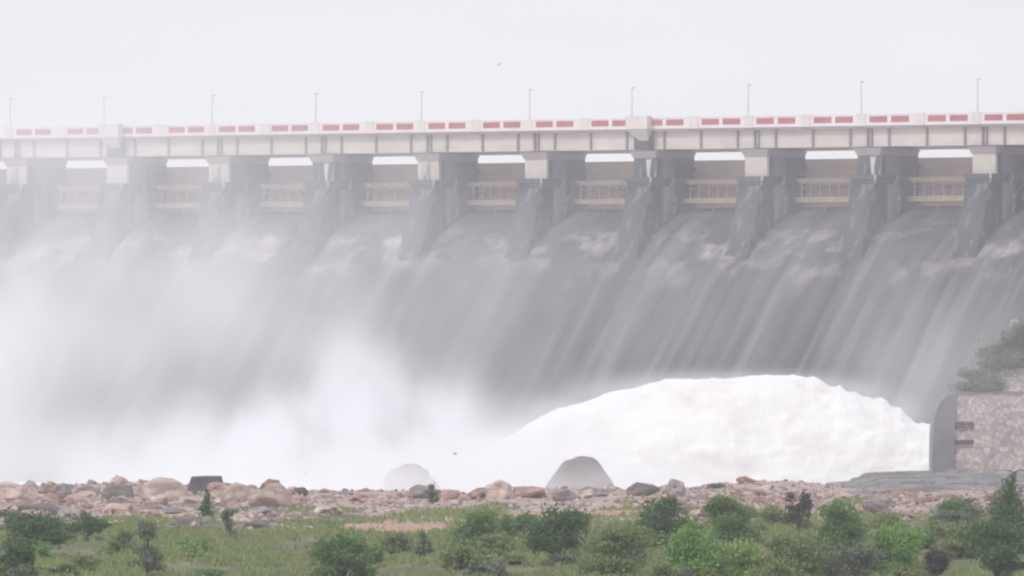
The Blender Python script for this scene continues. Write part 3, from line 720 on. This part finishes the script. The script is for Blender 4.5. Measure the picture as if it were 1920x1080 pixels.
def bush(px, ybase, wpx, hpx, leaf, label, seed, cat='bush', form='round', name=None, D=None, zb=None, dens=1.0, size=.20, group=None, trunk=None):
    rnd = random.Random(seed)
    if D is None: D = D_of(ybase)
    if form == 'round': wpx *= 1.28; hpx *= 1.12
    x = (px-960)/F*D; k = D/F; W = wpx*k; H = hpx*k
    z0 = bank_z(x, D) if zb is None else zb
    root = empty(name or ('tree' if cat == 'tree' else 'shrub'), (x, D, z0), rnd.uniform(0, 6.28)); tag(root, label, cat, group)
    tr = MB(); lf = MB(); tf = trunk if trunk is not None else (.28 if cat == 'tree' else .12)
    if form == 'cone':
        lobes = [((rnd.uniform(-.1,.1)*W, rnd.uniform(-.1,.1)*W, H*(t+.05)), W*.5*(1-t)*rnd.uniform(.75,1.2)+.1, H*.13) for t in np.linspace(tf*.7, .93, 9)]
    elif form == 'funnel':
        lobes = [((0,0,H*t), W*.5*(.35+.75*math.sin(math.pi*(t-.25)/1.0)), H*.13) for t in np.linspace(.38, .86, 7)]
    elif form == 'sparse':
        lobes = [((rnd.uniform(-.4,.4)*W*(1.1-t), rnd.uniform(-.3,.3)*W, H*t), W*rnd.uniform(.12,.24), H*rnd.uniform(.06,.12)) for t in [rnd.uniform(.2,.95) for _ in range(13)]]
    else:
        lobes = []
        nl = 13 if wpx > 60 else 8
        for i in range(nl):
            t = rnd.uniform(tf, .86); ww = math.sin(math.pi*min(1, (t-tf)/(1.05-tf)*.8+.25))
            a = rnd.uniform(0, 6.28); rr = W*.36*ww*rnd.uniform(.35,1)
            lobes.append(((rr*math.cos(a), rr*math.sin(a), H*t), W*rnd.uniform(.08,.26), H*rnd.uniform(.07,.20)))
        lobes.append(((0,0,H*.55), W*.27, H*.27))
        if cat != 'tree':
            for i in range(4):
                a = rnd.uniform(0,6.28); lobes.append(((W*.28*math.cos(a), W*.28*math.sin(a), H*.18), W*.2, H*.17))
    area = sum(l[1]*(l[2]+l[1]) for l in lobes)
    for c, rx, rz in lobes:
        n = int(min(620, max(30, 78*dens*(rx*(rz+rx))/size/size*.14)))
        leaves(lf, c, (rx, rx, rz), n, size, rnd)
        leaves(lf, (c[0]+rnd.uniform(-.3,.3)*rx, c[1], c[2]+rnd.uniform(0,.5)*rz), (rx*1.5, rx*1.5, rz*1.6), n//4, size*1.1, rnd)
    tr.tube([(0,0,-.1), (W*.02,0,H*.3), (0,W*.02,H*.7)], [max(.04,H*.03), max(.03,H*.02), .015], 6)
    for c, rx, rz in lobes[::1]:
        tr.tube([(0,0,H*tf*.5+.02), (c[0]*.5,c[1]*.5,c[2]*.6), c], [max(.03,H*.014), .025, .012], 5)
    lf.build('crown', LEAF[leaf], root); tr.build('trunk', M['bark'], root)
    return root
V = [
 (60,1042,150,76,'dark','wide dark green spreading tree at the left edge of the meadow','tree','round'),
 (166,1010,78,50,'dark','small dark green tree right of the wide spreading one','tree','round'),
 (30,1092,70,80,'dark','dark green bush in the bottom left corner','bush','round'),
 (78,1046,38,36,'bright','little lighter green bush in front of the wide dark tree','bush','round'),
 (275,1082,72,116,'grey','tall loose grey-green shrub left of the yellow-green seedling','bush','sparse'),
 (387,975,26,52,'dark','narrow dark green column shrub among the pink rocks','bush','cone'),
 (432,1012,48,54,'grey','thin grey-green shrub at the foot of the rocks','bush','sparse'),
 (362,1048,44,44,'lime','small yellow-green seedling in the open meadow','bush','round'),
 (214,1036,26,24,'mid','tiny green shrub alone in the grass','bush','round'),
 (646,1090,108,84,'mid','rounded deep green bush at the bottom left of centre','bush','round'),
 (810,945,30,42,'grey','wispy little tree on the crest before the misty boulder','tree','sparse'),
 (905,1038,112,72,'mid','broad mid green bush below the peach boulder','bush','round'),
 (1045,1068,112,104,'dark','dark green tree with a visible stem in the middle of the meadow','tree','round'),
 (1160,1088,140,88,'olive','pale olive green bush at the bottom right of centre','bush','round'),
 (1250,1034,116,92,'dark','dark green bush below the square boulder','bush','round'),
 (1362,1015,104,82,'mid','green bush with a dark top right of the square boulder','bush','round'),
 (1305,1092,126,96,'bright','bright green bush at the bottom between two olive ones','bush','round'),
 (1392,1092,86,66,'lime','yellow-green bush at the bottom edge','bush','round'),
 (1497,1004,68,94,'dead','dark dry sparse tree against the pink hump','tree','sparse'),
 (1566,1045,104,104,'mid','tall rounded green bush right of the dark dry tree','bush','round'),
 (1484,1092,120,92,'olive','olive bush at the bottom below the dark dry tree','bush','round'),
 (1606,1092,104,66,'grey','grey-green low bush at the bottom edge','bush','round'),
 (1683,1072,106,92,'bright','fresh green bush left of the dark round-headed tree','bush','round'),
 (1756,1088,40,66,'dead','little dark tree with a ball crown on a thin stem','tree','funnel'),
 (1800,987,74,46,'grey','grey-green shrub on the rocks right of the grey block','bush','round'),
 (1892,1010,104,112,'dark','big dark blue-green conical tree at the right edge','tree','cone'),
 (1868,1096,150,116,'dark','dark green spreading tree in the bottom right corner','tree','round'),
 (1800,1045,84,58,'olive','olive shrub between the fresh green bush and the dark spreading tree','bush','round'),
 (1345,915,40,9,'grey','tiny weeds growing on the crest of the bank','bush','round'),
]
for i, (px, yb, wp, hp, lf, lb, cat, form) in enumerate(V):
    bush(px, yb, wp, hp, lf, lb, 100+i, cat, form, dens=1.5 if form == 'funnel' else 1)
# the terrace shrubs on the wall
bush(1835, 738, 84, 46, 'grey', 'creeping pale green shrub hanging over the top of the pink stone wall', 201, D=DW+1.6, zb=zt+.2, size=.26)
bush(1875, 690, 92, 58, 'grey', 'grey-green shrub growing on top of the terrace wall', 202, D=DW+5, zb=wz(694), size=.26)
bush(1925, 690, 80, 84, 'grey', 'taller grey-green shrub at the right edge on top of the terrace wall', 203, D=DW+6, zb=wz(690), size=.26)
bush(1903, 655, 44, 62, 'twig', 'pale bare twiggy shrub sticking up above the terrace shrubs', 204, D=DW+7.5, zb=wz(662), form='sparse', dens=.25, size=.22)
# low shrubs scattered in the meadow, all alike
for i in range(85):
    px = random.uniform(0, 1940) if i % 3 == 0 else random.uniform(860, 1940); yb = random.uniform(985, 1105) if px > 850 else random.uniform(1025, 1110)
    bush(px, yb, random.uniform(28,80), random.uniform(16,44), random.choice(['olive','mid','grey','olive']), 'low ragged green shrub spread in the meadow grass', 300+i, group='low shrubs of the meadow')
# grass
def grass():
    b = MB(); n = 0; Vv = []; Ff = []
    for _ in range(48000):
        D = random.uniform(560, 860)
        px = random.uniform(-60, 1980)
        x = (px-960)/F*D
        dens = mn.noise(Vector((x*.12, D*.03, 7)))
        lim = 760 if px < 640 else (800 if px < 1250 else 790)
        if D > lim+20+70*mn.noise(Vector((px*.009, 3, 1)))+90*dens or random.random() > .62+1.6*dens: continue
        if in_patch(px, D): continue
        z = bank_z(x, D); h = random.uniform(.12,.38)
        for q in range(3):
            a = random.uniform(0,6.28); r = random.uniform(.03,.2); cx, cy = x+math.cos(a)*r, D+math.sin(a)*r
            wv = random.uniform(.05,.13); t = random.uniform(0,3.14); dx, dy = math.cos(t)*wv, math.sin(t)*wv; lx, ly = random.uniform(-.15,.15), random.uniform(-.1,.1)
            Vv += [(cx-dx,cy-dy,z-.03),(cx+dx,cy+dy,z-.03),(cx+lx+dx*.3,cy+ly+dy*.3,z+h),(cx+lx-dx*.3,cy+ly-dy*.3,z+h)]; Ff.append((n,n+1,n+2,n+3)); n += 4
    b.v = Vv; b.f = Ff; tag(b.build('grass', LEAF['grass']), 'rough green grass of the meadow', 'grass', kind='stuff')
grass()

# ------------------------------------------------------------------ birds
def bird(px, py, D, span, label, rz):
    r = empty('bird', ((px-960)/F*D, D, -(py-HY)/F*D), rz); tag(r, label, 'bird', 'birds flying over the river')
    b = MB(); L = span*.45
    b.tube([(-L,0,0), (-L*.5,0,.02*span), (0,0,0), (L*.6,0,.02*span), (L*.85,0,.05*span), (L*1.1,0,.03*span)], [.01*span,.05*span,.1*span,.08*span,.06*span,.01*span], 8)
    b.build('body', M['bird'], r, smooth=True)
    for s_ in (-1, 1):
        w2 = MB(); a = span*.5
        w2.hexa([(-.12*span,s_*.05*span,.03*span),(.14*span,s_*.05*span,.03*span),(.10*span,s_*a*.55,.17*span),(-.08*span,s_*a*.55,.17*span)], [(-.12*span,s_*.05*span,.05*span),(.14*span,s_*.05*span,.05*span),(.10*span,s_*a*.55,.19*span),(-.08*span,s_*a*.55,.19*span)])
        w2.hexa([(-.08*span,s_*a*.555,.17*span),(.10*span,s_*a*.555,.17*span),(-.02*span,s_*a,.12*span),(-.07*span,s_*a,.12*span)], [(-.08*span,s_*a*.555,.19*span),(.10*span,s_*a*.555,.19*span),(-.02*span,s_*a,.135*span),(-.07*span,s_*a,.135*span)])
        w2.build('wing', M['bird'], r)
    t = MB(); t.hexa([(-L*.9,-.02*span,0),(-L*.9,.02*span,0),(-L*1.4,.07*span,0),(-L*1.4,-.07*span,0)],[(-L*.9,-.02*span,.01*span),(-L*.9,.02*span,.01*span),(-L*1.4,.07*span,.01*span),(-L*1.4,-.07*span,.01*span)]); t.build('tail', M['bird'], r)
bird(936, 121, 700, .30, 'tiny dark bird high in the sky above the bridge', 1.0)
bird(573, 887, 800, .42, 'small dark bird flying low above the left rocks', 1.4)
bird(853, 851, 800, .42, 'small bird flying above the misty boulder', .5)

# ------------------------------------------------------------------ mist of the falling water (real volume in front of the dam)
def mist():
    X0, X1, Y0, Y1, Z0, Z1 = -150, 75, 965, 1520, -24.8, 34
    b = MB(); b.box(X0, X1, Y0, Y1, Z0, Z1)
    m = bpy.data.materials.new('water_mist'); m.use_nodes = True; nt = m.node_tree; nt.nodes.clear()
    L = nt.links.new
    out = nt.nodes.new('ShaderNodeOutputMaterial'); pv = nt.nodes.new('ShaderNodeVolumePrincipled')
    pv.inputs['Color'].default_value = (.97,.97,1,1); pv.inputs['Anisotropy'].default_value = 0.0
    t = nt.nodes.new('ShaderNodeTexCoord')
    nz = nd(nt, 'ShaderNodeTexNoise', Scale=.075, Detail=5.0, Roughness=.6); mpn = nd(nt, 'ShaderNodeMapping'); mpn.inputs['Scale'].default_value = (1, .28, .62); mpn.inputs['Rotation'].default_value = (0, R(-28), 0)
    L(t.outputs['Object'], mpn.inputs[0]); L(mpn.outputs[0], nz.inputs['Vector'])
    wv = nd(nt, 'ShaderNodeVectorMath', operation='MULTIPLY_ADD'); L(nz.outputs['Color'], wv.inputs[0]); wv.inputs[1].default_value = (13, 26, 13)
    sub = nd(nt, 'ShaderNodeVectorMath', operation='ADD'); L(t.outputs['Object'], sub.inputs[0]); sub.inputs[1].default_value = (-6.5, -13, -6.5)
    L(sub.outputs[0], wv.inputs[2])
    total = None
    # centre column, centre row and spread in the photograph at a distance, then how far it reaches in depth, and optical depth
    G = MIST
    for i_, (px, py, sx, sy, D, sd_, od) in enumerate(G):
        c = ((px-960)/F*D, D, -(py-HY)/F*D); r = (sx/F*D, sd_, sy/F*D)
        a = nd(nt, 'ShaderNodeVectorMath', operation='SUBTRACT'); L(wv.outputs[0] if i_ < len(G)-NJET else t.outputs['Object'], a.inputs[0]); a.inputs[1].default_value = c
        d = nd(nt, 'ShaderNodeVectorMath', operation='DIVIDE'); L(a.outputs[0], d.inputs[0]); d.inputs[1].default_value = r
        q = nd(nt, 'ShaderNodeVectorMath', operation='DOT_PRODUCT'); L(d.outputs[0], q.inputs[0]); L(d.outputs[0], q.inputs[1])
        e = nd(nt, 'ShaderNodeMath', operation='POWER'); e.inputs[0].default_value = math.exp(-1); L(q.outputs['Value'], e.inputs[1])
        k = nd(nt, 'ShaderNodeMath', operation='MULTIPLY'); L(e.outputs[0], k.inputs[0]); k.inputs[1].default_value = od/(sd_*1.772)
        if i_ == len(G)-NJET: rough_part = total; total = None
        if total is None: total = k.outputs[0]
        else:
            s_ = nd(nt, 'ShaderNodeMath', operation='ADD'); L(total, s_.inputs[0]); L(k.outputs[0], s_.inputs[1]); total = s_.outputs[0]
    smooth_part = total; total = rough_part
    vm = nd(nt, 'ShaderNodeMapRange'); L(nz.outputs['Fac'], vm.inputs[0]); vm.inputs[1].default_value = .36; vm.inputs[2].default_value = .64; vm.inputs[3].default_value = .12; vm.inputs[4].default_value = 2.0
    f = nd(nt, 'ShaderNodeMath', operation='MULTIPLY'); L(total, f.inputs[0]); L(vm.outputs[0], f.inputs[1])
    fs_ = nd(nt, 'ShaderNodeMath', operation='ADD'); L(f.outputs[0], fs_.inputs[0]); L(smooth_part, fs_.inputs[1]); f = fs_
    L(f.outputs[0], pv.inputs['Density']); L(pv.outputs[0], out.inputs['Volume'])
    o = b.build('mist', m); tag(o, 'white mist and spray rising in front of the dam face', 'mist', kind='stuff')
NJET = 9
MIST = [
 (720, 930, 380, 70, 1180, 55, 6.0),      # white band over the pool
 (640, 825, 210, 80, 1230, 24, 2.8),      # main plume
 (680, 715, 90, 75, 1240, 16, 1.0),       # its peak
 (540, 785, 150, 55, 1240, 22, 1.5),
 (430, 850, 190, 50, 1215, 26, 1.3),
 (820, 770, 80, 65, 1240, 18, 1.6),
 (-40, 680, 130, 190, 1300, 50, 1.0),     # mass at the left edge
 (60, 900, 400, 90, 1250, 50, 1.1),
 (100, 590, 340, 220, 1330, 60, .50),     # veil over the left of the dam
 (560, 560, 420, 200, 1300, 60, .36),
 (-40, 320, 460, 110, 1400, 60, .35),
 (1000, 480, 1500, 420, 1270, 90, .13),
 (940, 905, 330, 38, 1020, 25, .6),       # low spray drifting over the bank
 (760, 900, 120, 45, 1085, 22, .85),
 (1800, 690, 130, 110, 1130, 22, .22),
 (1740, 690, 130, 110, 1200, 25, .18),
 (915, 868, 120, 42, 1212, 22, 1.9),      # bank of spray between the plume and the jet
 # spray hanging close round the jet
 (965, 832, 70, 34, 1230, 12, 1.3),
 (1060, 778, 80, 30, 1232, 9, 1.0),
 (1190, 735, 95, 24, 1234, 8, .75),
 (1330, 716, 100, 17, 1235, 8, .65),
 (1470, 719, 90, 17, 1235, 8, .65),
 (1590, 738, 65, 22, 1235, 8, .65),
 (1680, 780, 50, 30, 1235, 8, .65),
 (150, 560, 420, 240, 1320, 50, .32),
 (60, 255, 470, 80, 1410, 40, .38),      # thin veil reaching the deck at the left
]
mist()

# ------------------------------------------------------------------ haze
def haze():
    b = MB(); b.box(-460, 460, -60, 2150, -26, 36)
    m = bpy.data.materials.new('haze'); m.use_nodes = True; nt = m.node_tree; nt.nodes.clear()
    out = nt.nodes.new('ShaderNodeOutputMaterial'); pv = nt.nodes.new('ShaderNodeVolumePrincipled')
    pv.inputs['Color'].default_value = (.85,.85,1,1); pv.inputs['Density'].default_value = .00017; pv.inputs['Anisotropy'].default_value = 0
    nt.links.new(pv.outputs[0], out.inputs['Volume'])
    tag(b.build('haze', m), 'pale haze hanging over the river', 'haze', kind='stuff')
haze()
